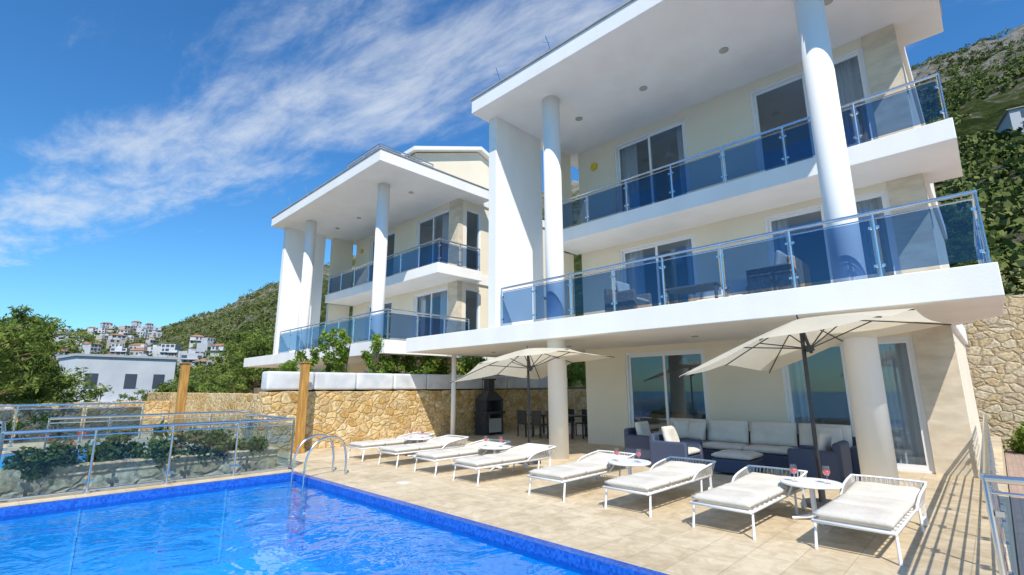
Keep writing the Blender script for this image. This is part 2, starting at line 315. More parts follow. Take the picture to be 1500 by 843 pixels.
# ---------------------------------------------------------------- terrain
AZ=[-180,-100,-80,-60,-47,-36,-30,-26,-21,-10,0,20,42,50,60,80,100,180]
EE=[1,1,3,4,4.4,5.9,8.8,11.4,13.9,19,22,26.5,27.9,27.5,27,22,4,1]
R1=[900,900,900,900,900,850,760,700,620,480,400,360,340,330,330,330,600,900]
R0=[300,300,300,280,260,230,180,150,110,70,55,45,29,29,29,40,100,300]
ZB=[-95,-95,-9,-9,-9,-9,-9,-7,-5,-3,-2,-1,4.5,4.5,4.5,3,-95,-95]
def terr(x,y):
    R=math.hypot(x,y); a=math.degrees(math.atan2(CA*x-SA*y,SA*x+CA*y))
    e=np.interp(a,AZ,EE); r1=np.interp(a,AZ,R1); r0=np.interp(a,AZ,R0); zb=np.interp(a,AZ,ZB)
    base=-2.5
    def ss(t): t=max(0,min(1,t)); return t*t*(3-2*t)
    z=base+(zb-base)*ss((R-(r0 if zb>0 else 32))/(5 if zb>0 else (25 if zb>-10 else 160)))
    wt=max(0,min(1,(zb+60)/45))
    rs=r0+5 if zb>0 else r0
    if R>rs and wt>0:
        t=min(1,(R-rs)/(r1-rs)); top=r1*math.tan(math.radians(e))
        z+= wt*(top-zb)*(t**1.12 if t<1 else 1)
        if R>r1: z-= (R-r1)*.25*max(0,min(1,e/8))
        amp=wt*min(1,(R-rs)/150)
        k=noise.fractal(Vector((x*.006,y*.006,0)),.9,2.1,6); z+=k*9*amp*max(.3,min(1,e/12))
        z+= noise.fractal(Vector((x*.04,y*.04,3)),.8,2.1,4)*2.6*amp
        if e>9:
            z+=(1-abs(noise.noise(Vector((x*.05,y*.05,9))))*2)*4*amp
            z+=(1-abs(noise.noise(Vector((x*.13,y*.13,4))))*2)*2.2*amp
    return z
rs=[0,12,22,26,28,29,30,31,32,33,34,36]+list(36+ (np.linspace(0,1,115)[1:]**1.7)*1100)+[1500,2200,3500,5000]
V=[];F=[]
azs=np.concatenate([np.linspace(-90,35,230,endpoint=False),np.linspace(35,62,120,endpoint=False),np.linspace(62,80,20,endpoint=False),np.linspace(80,270,60,endpoint=False)])
for r in rs:
    for a in azs:
        q=math.radians(a); d=r*math.cos(q); rr=r*math.sin(q)
        x=SA*d+CA*rr; y=CA*d-SA*rr
        V.append((x,y,terr(x,y)))
nn=len(azs)
for i in range(len(rs)-1):
    for j in range(nn):
        k=(j+1)%nn; F.append((i*nn+j,i*nn+k,(i+1)*nn+k,(i+1)*nn+j))
me=bpy.data.meshes.new('terrain'); me.from_pydata(V,[],F); me.materials.append(M['terrain']); me.update()
me.polygons.foreach_set('use_smooth',[True]*len(F)); link('mountain_terrain',me)
a=MB(); a.add([(-7000,-7000,-60),(7000,-7000,-60),(7000,7000,-60),(-7000,7000,-60)],[(0,1,2,3)]); a.obj('sea',['seamat'])

cs=[];rd=[]
def polar(a,r):
    q=math.radians(a); d=r*math.cos(q); rr=r*math.sin(q); return SA*d+CA*rr,CA*d-SA*rr
for i in range(8200):
    if random.random()<.70:
        a=random.uniform(36,60); r=35+300*random.random()**.9
        if r>150 and random.random()<.15: continue
    else:
        a=random.uniform(-38,-12); r=random.uniform(160,650)
    x,y=polar(a,r)
    if noise.noise(Vector((x*.03,y*.03,7)))<-.12: continue
    s=random.uniform(.4,1.1)*(1+r/380); cs.append((x,y,terr(x,y)+s*.3)); rd.append((s,s,s*.7))
link('hillside_scrub',leafmesh('scrub',cs,rd,len(cs)*30,.38,'scrub',.6))

# ---------------------------------------------------------------- distant town (one object)
t=MB(); town=[]
for i in range(1100):
    a=random.uniform(-54,-30.5); r=random.uniform(300,860)
    if a>-36 and r>560+ (a+36)*-30: continue
    x,y=polar(a,r)
    if noise.noise(Vector((x*.012,y*.012,2)))<-.12 and random.random()<.8: continue
    if any((x-u)**2+(y-v)**2<15**2 for u,v in town): continue
    town.append((x,y))
    z=terr(x,y)
    wd=random.uniform(6,13); dp=random.uniform(6,10); h=random.choice([3.2,3.2,6,6,7,9])
    ang=math.atan2(y,x)+random.uniform(-.8,.8); T=Matrix.Translation((x,y,z))@Matrix.Rotation(ang,4,'Z')
    mi=random.choice([0,0,1]); t.box(-dp/2,dp/2,-wd/2,wd/2,-3,h,mi,T)
    if random.random()<.22:
        vs=[T@Vector(v) for v in ((-dp/2-.5,-wd/2-.5,h),(dp/2+.5,-wd/2-.5,h),(dp/2+.5,wd/2+.5,h),(-dp/2-.5,wd/2+.5,h),(0,-wd/4,h+1.8),(0,wd/4,h+1.8))]
        t.add(vs,[(0,1,4),(1,2,5,4),(2,3,5),(3,0,4,5)],2)
    elif random.random()<.4: t.box(-1.5,1.5,-1.5,2,h,h+1.8,0,T)
    for f in range(int(h//3)):
        for k in range(3):
            if random.random()<.2: continue
            yy0=-wd/2+wd*(k+.22)/3; t.box(-dp/2-.12,-dp/2+.1,yy0,yy0+wd*random.uniform(.14,.25),f*3+.8,f*3+2.6,3,T)
    if random.random()<.5: t.box(-dp/2-1.5,-dp/2-.05,-wd/2,wd/2,2.9,3.2,mi,T)
t.obj('distant_town',['townwhite','towncream','roof','townwin'])
cs=[];rd=[]
for i in range(3400):
    a=random.uniform(-56,-24); r=random.uniform(90,880); x,y=polar(a,r); s=random.uniform(1.4,3.6); cs.append((x,y,terr(x,y)+s*.6)); rd.append((s,s,s))
link('distant_trees',leafmesh('distant_trees',cs,rd,100000,.75,'scrub',.7))

# ---------------------------------------------------------------- paving + pool
PX,PY0,PY1=4.45,1.0,10.75
p=MB()
p.prism([(PX,.15),(24,.15),(24,14.4),(PX,14.4)],-2.4,0)
p.prism([(-7,PY1),(PX,PY1),(PX,11.6),(-7,11.6)],-2.4,-.002)
p.prism([(-7,-5),(5.4,-5),(5.4,.148),(PX,.148),(PX,PY0),(-7,PY0)],-2.4,-.002)
p.obj('terrace_paving',['deck'])
pool=empty('swimming_pool')
q=MB(); zb=-1.45
q.add([(-6,PY0,zb),(PX-.02,PY0,zb),(PX-.02,PY1-.02,zb),(-6,PY1-.02,zb)],[(0,1,2,3)])
q.add([(PX-.02,PY0,zb),(PX-.02,PY1-.02,zb),(PX-.02,PY1-.02,-.01),(PX-.02,PY0,-.01)],[(0,3,2,1)],0)
q.add([(-6,PY1-.02,zb),(PX-.02,PY1-.02,zb),(PX-.02,PY1-.02,-.01),(-6,PY1-.02,-.01)],[(0,1,2,3)],0)
q.add([(-6,PY0+.01,zb),(PX-.02,PY0+.01,zb),(PX-.02,PY0+.01,-.01),(-6,PY0+.01,-.01)],[(0,3,2,1)],0)
q.add([(-6,PY0,zb),(-6,PY1,zb),(-6,PY1,-.01),(-6,PY0,-.01)],[(0,1,2,3)],0)
q.obj('basin',['mosaic'],pool)
q=MB()
q.box(PX-.05,PX+.09,PY0,PY1-.05,-.13,.006); q.box(-6,PX+.09,PY1-.05,PY1+.09,-.13,.007)
q.obj('border_tiles',['mosaicdark'],pool)
q=MB()
for xx_ in (-3.5,-1.2,1.1,3.2): q.box(xx_,xx_+.03,PY1-.04,PY1-.025,-1.4,-.14)
q.obj('tile_joints',['mosaicline'],pool)
q=MB(); q.add([(-6,PY0,-.10),(PX-.05,PY0,-.10),(PX-.05,PY1-.05,-.10),(-6,PY1-.05,-.10)],[(0,1,2,3)]); q.obj('pool_water',['water'],pool)
q=MB(); q.box(5.3,5.48,8.0,8.18,0,.006); q.obj('drain_cover',['frame'])
lad=empty('pool_ladder')
paths=[]
for yy_ in (9.75,10.3):
    paths.append(smoothpath([(5.1,yy_,0),(5.1,yy_,.35),(5.0,yy_,.66),(4.75,yy_,.76),(4.45,yy_,.66),(4.28,yy_,.35),(4.26,yy_,-.2),(4.26,yy_,-1.0)],6))
tubes('handrails',paths,.021,'chrome',lad)
tubes('steps',[[(4.26,9.75,z),(4.26,10.3,z)] for z in (-.25,-.5,-.75)],.02,'chrome',lad)
p=MB(); p.prism([(5.42,-16),(26,-16),(26,.13),(5.42,.13)],-2.3,-.6); p.obj('driveway_paving',['brickpave'])
# ---------------------------------------------------------------- railing
def railing(pts,z,h,sp=1.3,tag='',glass='railglass',gz0=.08,midrail=False,bars=0):
    posts=MB(); g=MB(); rails=MB()
    for a,b in zip(pts[:-1],pts[1:]):
        a=Vector((*a,0));b=Vector((*b,0)); Ln=(b-a).length; n=max(1,round(Ln/sp)); dr=(b-a).normalized()
        for i in range(n+1):
            c=a+dr*Ln*i/n; posts.cyl((c.x,c.y,z),(c.x,c.y,z+h),.021,n=10); posts.cyl((c.x,c.y,z),(c.x,c.y,z+.02),.05,n=12)
            if i<n:
                c1=c+dr*.05; c2=a+dr*(Ln*(i+1)/n-.05)
                for zz in (z+gz0+.12,z+h-.25):
                    for q_ in (c1,c2): posts.box(q_.x-.025,q_.x+.025,q_.y-.025,q_.y+.025,zz-.02,zz+.02)
                g.add([(c1.x,c1.y,z+gz0),(c2.x,c2.y,z+gz0),(c2.x,c2.y,z+h-.12),(c1.x,c1.y,z+h-.12)],[(0,1,2,3)])
        rails.cyl((a.x,a.y,z+h),(b.x,b.y,z+h),.03,n=12)
        rails.cyl((a.x,a.y,z+h-.1),(b.x,b.y,z+h-.1),.012,n=8)
        for k in range(bars): rails.cyl((a.x,a.y,z+.12+k*.16),(b.x,b.y,z+.12+k*.16),.011,n=8)
        if midrail: rails.cyl((a.x,a.y,z+gz0-.03),(b.x,b.y,z+gz0-.03),.015,n=8)
    return [('railing_posts'+tag,posts,['chrome'],1),('railing_glass'+tag,g,[glass],0),('railing_handrail'+tag,rails,['chrome'],1)]
def railobj(name,pts,z,h,**k):
    e=empty(name)
    for n_,mb,ms,sm in railing(pts,z,h,**k): mb.obj(n_,ms,e)
    return e

# ---------------------------------------------------------------- villa
parts=[]
def P(name,mb,mats,smooth=False,bev=0): parts.append((name,mb.mesh(name,mats,smooth),bev))
FZ=[(0,2.9),(3.37,6.15),(6.57,9.82)]
a=MB()
a.prism([(9.3,-.26),(12.0,-.26),(13.35,.42),(19.8,.42),(19.8,9.3),(15.5,9.3),(15.5,14.1),(9.3,14.1)],2.9,3.37)
P('first_floor_slab',a,['white'],bev=.012)
a=MB(); a.prism([(11.55,-.14),(13.9,-.14),(13.9,.42),(19.8,.42),(19.8,9.3),(13.06,9.3),(13.06,9.62),(11.55,9.62)],6.15,6.57); P('second_floor_slab',a,['white'],bev=.012)
a=MB(); a.box(8.7,14.2,-.32,10.15,9.82,10.27); a.box(14.2,19.8,.42,9.3,9.82,10.2)
P('roof_slab',a,['white'],bev=.012)
a=MB(); a.box(8.66,14.24,-.36,10.19,10.272,10.30); P('roof_flashing',a,['concrete'])
a=MB(); a.box(9.32,11.4,9.72,10.04,3.37,9.82); P('fin_wall',a,['white'],bev=.01)
a=MB()
for cx,cy in ((10.0,1.55),(9.85,8.0)): a.cyl((cx,cy,0),(cx,cy,9.82),.245,n=48)
P('columns',a,['white'],True)
a=MB(); a.cyl((11.2,13.85,0),(11.2,13.85,2.9),.085,n=20); P('slim_post',a,['white'],True)
W1=(1.1,3.66); W2=(5.5,7.95); WH=[2.72,2.62,3.0]
a=MB()
for fi,(z0,z1) in enumerate(FZ):
    x0,x1=13.05,13.3; top=z0+WH[fi]
    a.box(x0,x1,W1[1],W2[0],z0,z1); a.box(x0,x1,W2[1],9.42,z0,z1)
    for w_ in (W1,W2): a.box(x0,x1,w_[0],w_[1],top,z1)
    a.box(13.3,13.5,.5,.75,z0,z1); a.box(14.35,19.8,.5,.75,z0,z1); a.box(13.5,14.35,.5,.75,z0+WH[fi]-.1,z1)
    a.box(13.3,19.8,9.17,9.42,z0,z1); a.box(19.55,19.8,.75,9.17,z0,z1)
    if fi>0: a.box(11.82,13.0,9.72,9.97,z0,z1)
P('walls',a,['beige'])
a=MB()
for z0,z1 in FZ: a.box(13.03,13.3,.48,1.1,z0,z1)
P('travertine_piers',a,['trav'])
pr=[(12.1,10.2),(12.1,12.35),(15.9,13.75),(19.8,12.35),(19.8,10.2)]
a=MB(); y0,y1=2.5,9.0
a.add([(x,y0,z) for x,z in pr]+[(x,y1,z) for x,z in pr],[(0,1,2,3,4),(9,8,7,6,5)]+[(i,i+5,(i+1)%5+5,(i+1)%5) for i in range(5)])
P('rooftop_room',a,['beige'])
a=MB()
for (xa,za),(xb,zb_) in (((11.8,12.3),(15.9,13.8)),((15.9,13.8),(20.1,12.3))):
    a.add([(xa,y0-.3,za),(xb,y0-.3,zb_),(xb,y1+.3,zb_),(xa,y1+.3,za),(xa,y0-.3,za+.18),(xb,y0-.3,zb_+.18),(xb,y1+.3,zb_+.18),(xa,y1+.3,za+.18)],[(3,2,1,0),(4,5,6,7),(0,1,5,4),(1,2,6,5),(2,3,7,6),(3,0,4,7)])
P('rooftop_room_roof',a,['white'])
fr=MB(); gl=MB(); cu=MB()
def window(y0,y1,z0,z1,x=13.08,fw_=.06):
    fr.box(x,x+.12,y0,y0+fw_,z0,z1); fr.box(x,x+.12,y1-fw_,y1,z0,z1)
    fr.box(x,x+.12,y0+fw_,y1-fw_,z1-fw_,z1); fr.box(x,x+.12,y0+fw_,y1-fw_,z0,z0+.05)
    ym=(y0+y1)/2
    for (b0,b1,xo) in ((y0+fw_,ym+.03,.03),(ym-.03,y1-fw_,.075)):
        fr.box(x+xo,x+xo+.04,b0,b0+.07,z0+.05,z1-fw_); fr.box(x+xo,x+xo+.04,b1-.07,b1,z0+.05,z1-fw_)
        fr.box(x+xo,x+xo+.04,b0+.07,b1-.07,z1-fw_-.07,z1-fw_); fr.box(x+xo,x+xo+.04,b0+.07,b1-.07,z0+.05,z0+.14)
        X=x+xo+.02; gl.add([(X,b0+.07,z0+.14),(X+.004,b1-.07,z0+.14),(X+.004,b1-.07,z1-fw_-.07),(X,b0+.07,z1-fw_-.07)],[(0,1,2,3)])
def curtain(y0,y1,z0,z1,x=13.36):
    n=int((y1-y0)/.02); vs=[]
    for i in range(n+1):
        y=y0+(y1-y0)*i/n; k=x+.045*math.sin(i*.95+math.sin(i*.21)*1.5); vs+= [(k,y,z0+.02),(k+.01*math.sin(i*.5),y,z1)]
    cu.add(vs,[(2*i,2*i+2,2*i+3,2*i+1) for i in range(n)])
for fi,(z0,z1) in enumerate(FZ):
    for w_ in (W1,W2): window(w_[0],w_[1],z0,z0+WH[fi])
    curtain(1.05,2.0,z0,z1-.1)
    if fi!=2: curtain(3.2,3.7,z0,z1-.1)
    if fi: curtain(7.3,8.05,z0,z1-.1); curtain(5.4,5.9,z0,z1-.1)
    zt=z0+WH[fi]-.1
    fr.box(13.5,13.56,.53,.65,z0,zt); fr.box(14.29,14.35,.53,.65,z0,zt); fr.box(13.56,14.29,.53,.65,zt-.06,zt); fr.box(13.56,14.29,.53,.65,z0,z0+.06)
    gl.add([(13.56,.59,z0+.06),(14.29,.59,z0+.06),(14.29,.59,zt-.06),(13.56,.59,zt-.06)],[(0,1,2,3)])
P('window_frames',fr,['frame']); P('window_glass',gl,['winglass']); P('curtains',cu,['curtain'],True)
a=MB()
for z0,z1 in FZ:
    a.box(16.2,16.3,.76,9.16,z0+.01,z1-.01); a.box(13.31,16.19,4.5,4.6,z0+.01,z1-.01)
P('interior_walls',a,['plaster_in'])
a=MB(); a.box(14.6,15.4,6.6,8.3,0.01,.9); a.box(15.6,16.19,5,6.2,0.01,2.1); a.box(14,16,1.4,3.4,3.38,3.95); a.box(15.9,16.19,5.2,6.3,3.38,5.5); a.box(14,16,1.4,3.4,6.58,7.1)
P('interior_furniture',a,['cabinet'],bev=.02)
a=MB()
for fy in (6.8,2.4):
    for z1 in (2.9,6.15,9.82): a.cyl((14.7,fy,z1-.3),(14.7,fy,z1),.012,n=6); a.cyl((14.7,fy,z1-.5),(14.7,fy,z1-.3),.22,.12,n=16)
P('pendant_lamps',a,['frame'])
a=MB()
for yy_ in (1.2,3.4,5.6,7.8):
    a.cyl((11.2,yy_+.2,9.80),(11.2,yy_+.2,9.825),.11,n=24)
for yy_ in (1.5,5.0,8.8,12.0):
    a.cyl((11.4,yy_,2.885),(11.4,yy_,2.905),.08,n=24)
P('downlights',a,['concrete'])
a=MB(); a.cyl((12.98,8.75,9.1),(13.05,8.75,9.1),.14,n=6); P('alarm_siren',a,['yellow'],bev=.02)
a=MB()
for bx,by in ((9.4,7.4),(9.4,9.4)):
    a.cyl((bx,by,10.3),(bx-.15,by+.25,11.4),.014,n=6); a.cyl((bx-.15,by+.1,11.1),(bx-.1,by+.4,11.3),.01,n=6)
P('roof_rods',a,['chrome'])
for tup in (railing([(13.2,-.12),(9.42,-.18),(9.42,9.6)],3.37,1.08,tag='_lower',sp=1.28),
            railing([(13.8,-.06),(11.65,-.06),(11.65,9.5)],6.57,.98,tag='_upper',sp=1.28),
            railing([(12.0,1.0),(9.4,1.0),(9.4,3.6)],10.31,.9,tag='_roof',sp=1.3)):
    for n_,mb,ms,sm in tup: P(n_,mb,ms)
for i,(dx,dy) in enumerate(((0,0),(-.35,15.1))):
    e=empty('modern_villa',(dx,dy,0))
    for n_,me_,bv in parts: link(n_,me_,e,bv)

# ---------------------------------------------------------------- railings + walls
railobj('glass_railing',[(5.46,.17),(16.5,.30)],0,1.0,sp=1.25,glass='clearglass',bars=5)
railobj('glass_railing',[(5.4,-2.6),(5.4,.17)],0,1.0,sp=1.4)
railobj('glass_fence',[(4.6,11.25),(.1,11.25),(.1,15.2),(-3,15.2)],0,1.05,sp=1.12,midrail=True,glass='fenceglass')
railobj('glass_fence',[(5.0,15.0),(.8,15.0)],.1,1.0,sp=1.1,glass='fenceglass')
railobj('glass_fence',[(3.2,19.5),(-2.5,19.5),(-2.5,24)],.2,1.1,sp=1.4)
railobj('glass_fence',[(4.6,11.25),(4.6,14.3)],0,1.05,sp=1.5,glass='fenceglass')
def wall(name,x0,x1,y0,y1,z0,z1,m='stone'):
    bm=bmesh.new(); bmesh.ops.create_cube(bm,size=1)
    for v in bm.verts: v.co=Vector(((x0+x1)/2+v.co.x*(x1-x0),(y0+y1)/2+v.co.y*(y1-y0),(z0+z1)/2+v.co.z*(z1-z0)))
    L0=max(x1-x0,y1-y0); ed=[e for e in bm.edges if e.calc_length()>L0*.99]
    bmesh.ops.subdivide_edges(bm,edges=ed,cuts=int(L0/.22),use_grid_fill=True)
    for v in bm.verts:
        if v.co.z>z1-.01: v.co.z+=.035*noise.noise(v.co*3.1)
    me=bpy.data.meshes.new(name); bm.to_mesh(me); bm.free(); me.materials.append(M[m]); return link(name,me,None,.02)
wall('stone_retaining_wall',5.0,24,14.4,14.8,-2.4,1.64)
wall('stone_retaining_wall',5.0,5.4,14.81,30,-2.4,1.58)
wall('stone_boundary_wall',-.5,4.99,25.0,25.4,-2.4,1.25)
wall('low_stone_wall',-7,4.5,11.75,12.25,-2.4,.42,'stone2')
wall('stone_boundary_wall',26.02,26.6,-16,6,-2.4,5.0,'stone2')
a=MB(); x=5.05
while x<18:
    a.box(x,x+1.32,14.36,14.86,1.68,2.2); x+=1.345
a.obj('planter_box',['planter'],bevel=.06,seg=3)
a=MB(); a.prism([(5.4,14.87),(24,14.87),(24,16.4),(5.4,16.4)],-2.4,1.75); a.obj('planting_bed_soil',['soil'])
a=MB(); a.prism([(-7,12.26),(4.99,12.26),(4.99,24.99),(-7,24.99)],-2.4,-.05); a.prism([(5.4,16.41),(24,16.41),(24,45),(5.4,45)],-2.4,-.03); a.obj('neighbour_paving',['deck'])
a=MB(); a.box(-5,2.8,16.2,19.3,-.05,.02); a.obj('neighbour_pool_water',['mosaic'])
for px_,py_ in ((5.85,13.85),(3.5,16.3)):
    e=empty('timber_post',(px_,py_,0)); a=MB(); a.box(-.10,.10,-.10,.10,0,2.42); a.box(-.12,.12,-.12,.12,0,.12); a.obj('post',['wood'],e,.015)
    a=MB(); a.box(-.13,.13,-.13,.13,2.42,2.45); a.obj('cap',['wood'],e,.01)

# ---------------------------------------------------------------- vegetation
def shrub_mesh(name,h,r,n,mat,leaf,k=14):
    cs=[];rd=[]
    for i in range(k):
        z=h*(.08+.88*i/k); q=random.uniform(0,6.28); o=r*random.uniform(.1,.75)
        cs.append((o*math.cos(q),o*math.sin(q),z)); s=r*random.uniform(.28,.5); rd.append((s,s,s*1.1))
    return leafmesh(name,cs,rd,n,leaf,mat,.5)
def add_shrub(name,x,y,z,h,r,n=1500,mat='leaf',leaf=.055,k=14):
    e=empty(name,(x,y,z)); a=MB()
    for i in range(5):
        q=random.uniform(0,6.28); a.cyl((0,0,-.05),(r*.5*math.cos(q),r*.5*math.sin(q),h*random.uniform(.6,.9)),.018,.006,n=6)
    a.obj('stems',['bark'],e); link('foliage',shrub_mesh('foliage',h,r,n,mat,leaf,k),e)
for x_,h_,r_ in ((5.9,.8,.35),(6.5,1.2,.38),(7.35,2.0,.42),(7.75,1.95,.38),(8.8,1.9,.42),(9.3,1.1,.35),(9.9,1.5,.42),(10.4,1.2,.4),(11.0,1.2,.45)): add_shrub('garden_shrub',x_,15.25+random.uniform(-.1,.2),1.75,h_,r_,1500,leaf=.055)
cs=[];rd=[]
for i in range(110):
    x_=random.uniform(11,21.5); cs.append((x_,15.6+random.uniform(-.4,.4),2.0+random.uniform(0,1.25))); rd.append(.36)
link('hedge',leafmesh('hedge',cs,rd,15000,.065,'leaf',.5))
cs=[];rd=[]
for i in range(80):
    x_=random.uniform(.3,4.2); cs.append((x_,11.95+random.uniform(-.25,.3),.36+random.uniform(0,.6)*max(.2,1-abs(x_-2)/3))); rd.append(.17)
link('creeper_plant',leafmesh('creeper_plant',cs,rd,6000,.05,'ivy',.6))
cs=[(random.uniform(.5,1.1),11.9+random.uniform(-.3,.1),.75+random.uniform(0,.2)) for i in range(4)]
link('red_flowers',leafmesh('red_flowers',cs,[.06]*4,26,.025,'redflower',.8))

def tree_mesh(h,r,n,mat,leaf,seed,conic=False):
    random.seed(seed); t=MB(); cs=[];rd=[]
    t.cyl((0,0,-1),(.05,0,h*.45),.03*h,.018*h,n=9); t.cyl((.05,0,h*.45),(0,.1,h*.92),.018*h,.006*h,n=8)
    nb=30
    for i in range(nb):
        f=.2+.78*i/nb; q=i*2.4+random.uniform(-.4,.4); L_=r*(1.15-f)*1.35 if conic else r*math.sin(math.pi*min(.95,(f-.1)))**.7
        L_*=random.uniform(.6,1.25); z=h*f; e=(L_*math.cos(q),L_*math.sin(q),z+L_*.3)
        t.cyl((0,0,z-h*.04),e,.008*h,.003*h,n=5)
        for k in range(4):
            u=.4+.22*k; s=r*random.uniform(.09,.21); cs.append((e[0]*u+random.uniform(-.2,.2)*r*.5,e[1]*u+random.uniform(-.2,.2)*r*.5,z+L_*.3*u+random.uniform(-.1,.25)*r*.4)); rd.append((s,s,s*.6))
    cs.append((0,0,h*.97)); rd.append((r*.12,r*.12,r*.2))
    return t.mesh('trunk',['bark'],True),leafmesh('crown',cs,rd,n,leaf,mat,.3)
TM=[tree_mesh(7,2.6,10000,'pine',.11,1,True),tree_mesh(6,2.6,10000,'pine',.11,2),tree_mesh(5,2.4,9000,'leaf',.09,3),tree_mesh(7.5,2.8,10000,'pine',.11,5,True)]
def tree(name,k,x,y,z,s,rz=0):
    e=empty(name,(x,y,z),rz); e.scale=(s,s,s); link('trunk',TM[k][0],e); link('crown',TM[k][1],e)
def at(px,D):
    a_=(px-750)/712; return SA*D+CA*a_*D, CA*D-SA*a_*D
for px,D,k,s,z in ((-5,20,0,1.0,-2.8),(38,23,3,1.08,-2.9),(-50,17,1,1.1,-2.6),(10,28,3,1.15,-3),(78,27,0,.85,-3),(95,33,1,.8,-4),(110,30,2,.7,-3.4),(30,36,1,1.2,-4),
                   (250,46,1,1.15,-5),(300,44,1,1.1,-4.4),(335,40,2,1.0,-3.6),(365,36,0,1.2,-2.6),(380,33,3,1.0,-2.4),(400,38,0,1.0,-2.4),(350,50,1,1.2,-3.6),(270,60,1,1.3,-6),(215,38,2,.7,-4.8),(320,32,2,.75,-2.8),(70,50,1,1.0,-7),(150,42,2,.7,-5.4),(235,34,1,.6,-3),(285,36,2,.7,-3)):
    x_,y_=at(px,D); tree('pine_tree' if k!=2 else 'olive_tree',k,x_,y_,z,s,px*.1)
random.seed(11)
for i in range(40):
    x_=random.uniform(29,66); y_=random.uniform(-24,4)
    tree('pine_tree',random.choice([0,1,1,2]),x_,y_,terr(x_,y_)-.5,random.uniform(.45,.85),i)
for x_,y_ in ((24.8,-.6),(25,-2.4),(24.6,-4.2),(24.9,-6)): add_shrub('garden_shrub',x_,y_,-.6,.9,.8,2200,'leaf',.07)

x_,y_=at(178,58); e=empty('grey_house',(x_,y_,-6.5),math.atan2(y_,x_)+.25)
a=MB(); a.box(-4,4,-4.6,4.6,0,11.8); a.box(-5.0,-4.01,-1.5,4.7,6.6,6.85); a.obj('walls',['greyhouse'],e)
a=MB(); a.box(-4.2,4.2,-4.8,4.8,11.8,12.05); a.obj('roof',['townwhite'],e)
a=MB()
for yy_ in (-3.6,-.9,2.6):
    for zz in (4.4,8.4): a.box(-4.05,-3.95,yy_,yy_+1.1,zz,zz+1.6)
a.obj('windows',['townwin'],e)
for px,D,hh in ((60,75,7),(20,85,7.5),(118,95,8)):
    x_,y_=at(px,D); e=empty('tiled_roof_house',(x_,y_,-6.5),math.atan2(y_,x_)+.4); a=MB(); a.box(-4,4,-5,5,0,hh); a.obj('walls',['towncream'],e)
    a=MB(); a.add([(-4.5,-5.5,hh),(4.5,-5.5,hh),(4.5,5.5,hh),(-4.5,5.5,hh),(0,-3,hh+2),(0,3,hh+2)],[(0,1,4),(1,2,5,4),(2,3,5),(3,0,4,5)]); a.obj('roof',['roof'],e)
    a=MB()
    for yy_ in (-4,-1,2.5): a.box(-4.05,-3.95,yy_,yy_+1.2,hh-2.4,hh-.9)
    a.obj('windows',['townwin'],e)
x_,y_=polar(50.9,96); e=empty('white_house',(x_,y_,terr(x_,y_)-.6),math.atan2(y_,x_)+.3); a=MB(); a.box(-3,3,-5,5,-3,1.8); a.box(-2,3,-3.5,3,1.8,2.7); a.obj('walls',['townwhite'],e)
a=MB(); a.box(-3.3,3.3,-5.3,5.3,1.8,1.9); a.obj('roof',['concrete'],e)
a=MB()
for yy_ in (-4.4,-2.2,.2,2.6): a.box(-3.05,-2.9,yy_,yy_+1.3,.4,1.4)
a.obj('windows',['townwin'],e)

# ---------------------------------------------------------------- furniture
def rbox(name,x0,x1,y0,y1,z0,z1,mat,parent,b=.04,seg=3):
    a=MB(); a.box(x0,x1,y0,y1,z0,z1); return a.obj(name,[mat],parent,b,smooth=False,seg=seg)
def cushion_mesh(x0,x1,y0,y1,z0,z1,name='cushion'):
    bm=bmesh.new(); nx,ny=14,12; top=[];bot=[]; sd=random.random()*50
    for i in range(nx+1):
        for j in range(ny+1):
            u=i/nx;v=j/ny; e=min(u,1-u,v,1-v)
            f=min(1,e*7)**.5; x=x0+(x1-x0)*u; y=y0+(y1-y0)*v; zm=(z0+z1)/2; hh=(z1-z0)/2*(.35+.65*f)
            hh+=.014*noise.noise(Vector((x*7,y*7,sd)))*f
            top.append(bm.verts.new((x,y,zm+hh))); bot.append(bm.verts.new((x,y,zm-(z1-z0)/2*(.35+.65*f))))
    I=lambda i,j:i*(ny+1)+j
    for i in range(nx):
        for j in range(ny):
            bm.faces.new((top[I(i,j)],top[I(i+1,j)],top[I(i+1,j+1)],top[I(i,j+1)])); bm.faces.new((bot[I(i,j)],bot[I(i,j+1)],bot[I(i+1,j+1)],bot[I(i+1,j)]))
    rim=[I(i,0) for i in range(nx+1)]+[I(nx,j) for j in range(1,ny+1)]+[I(i,ny) for i in range(nx-1,-1,-1)]+[I(0,j) for j in range(ny-1,0,-1)]
    for k in range(len(rim)):
        a_,b_=rim[k],rim[(k+1)%len(rim)]; bm.faces.new((bot[a_],bot[b_],top[b_],top[a_]))
    me=bpy.data.meshes.new(name); bm.to_mesh(me); bm.free(); me.materials.append(M['cushion']); me.polygons.foreach_set('use_smooth',[True]*len(me.polygons)); return me
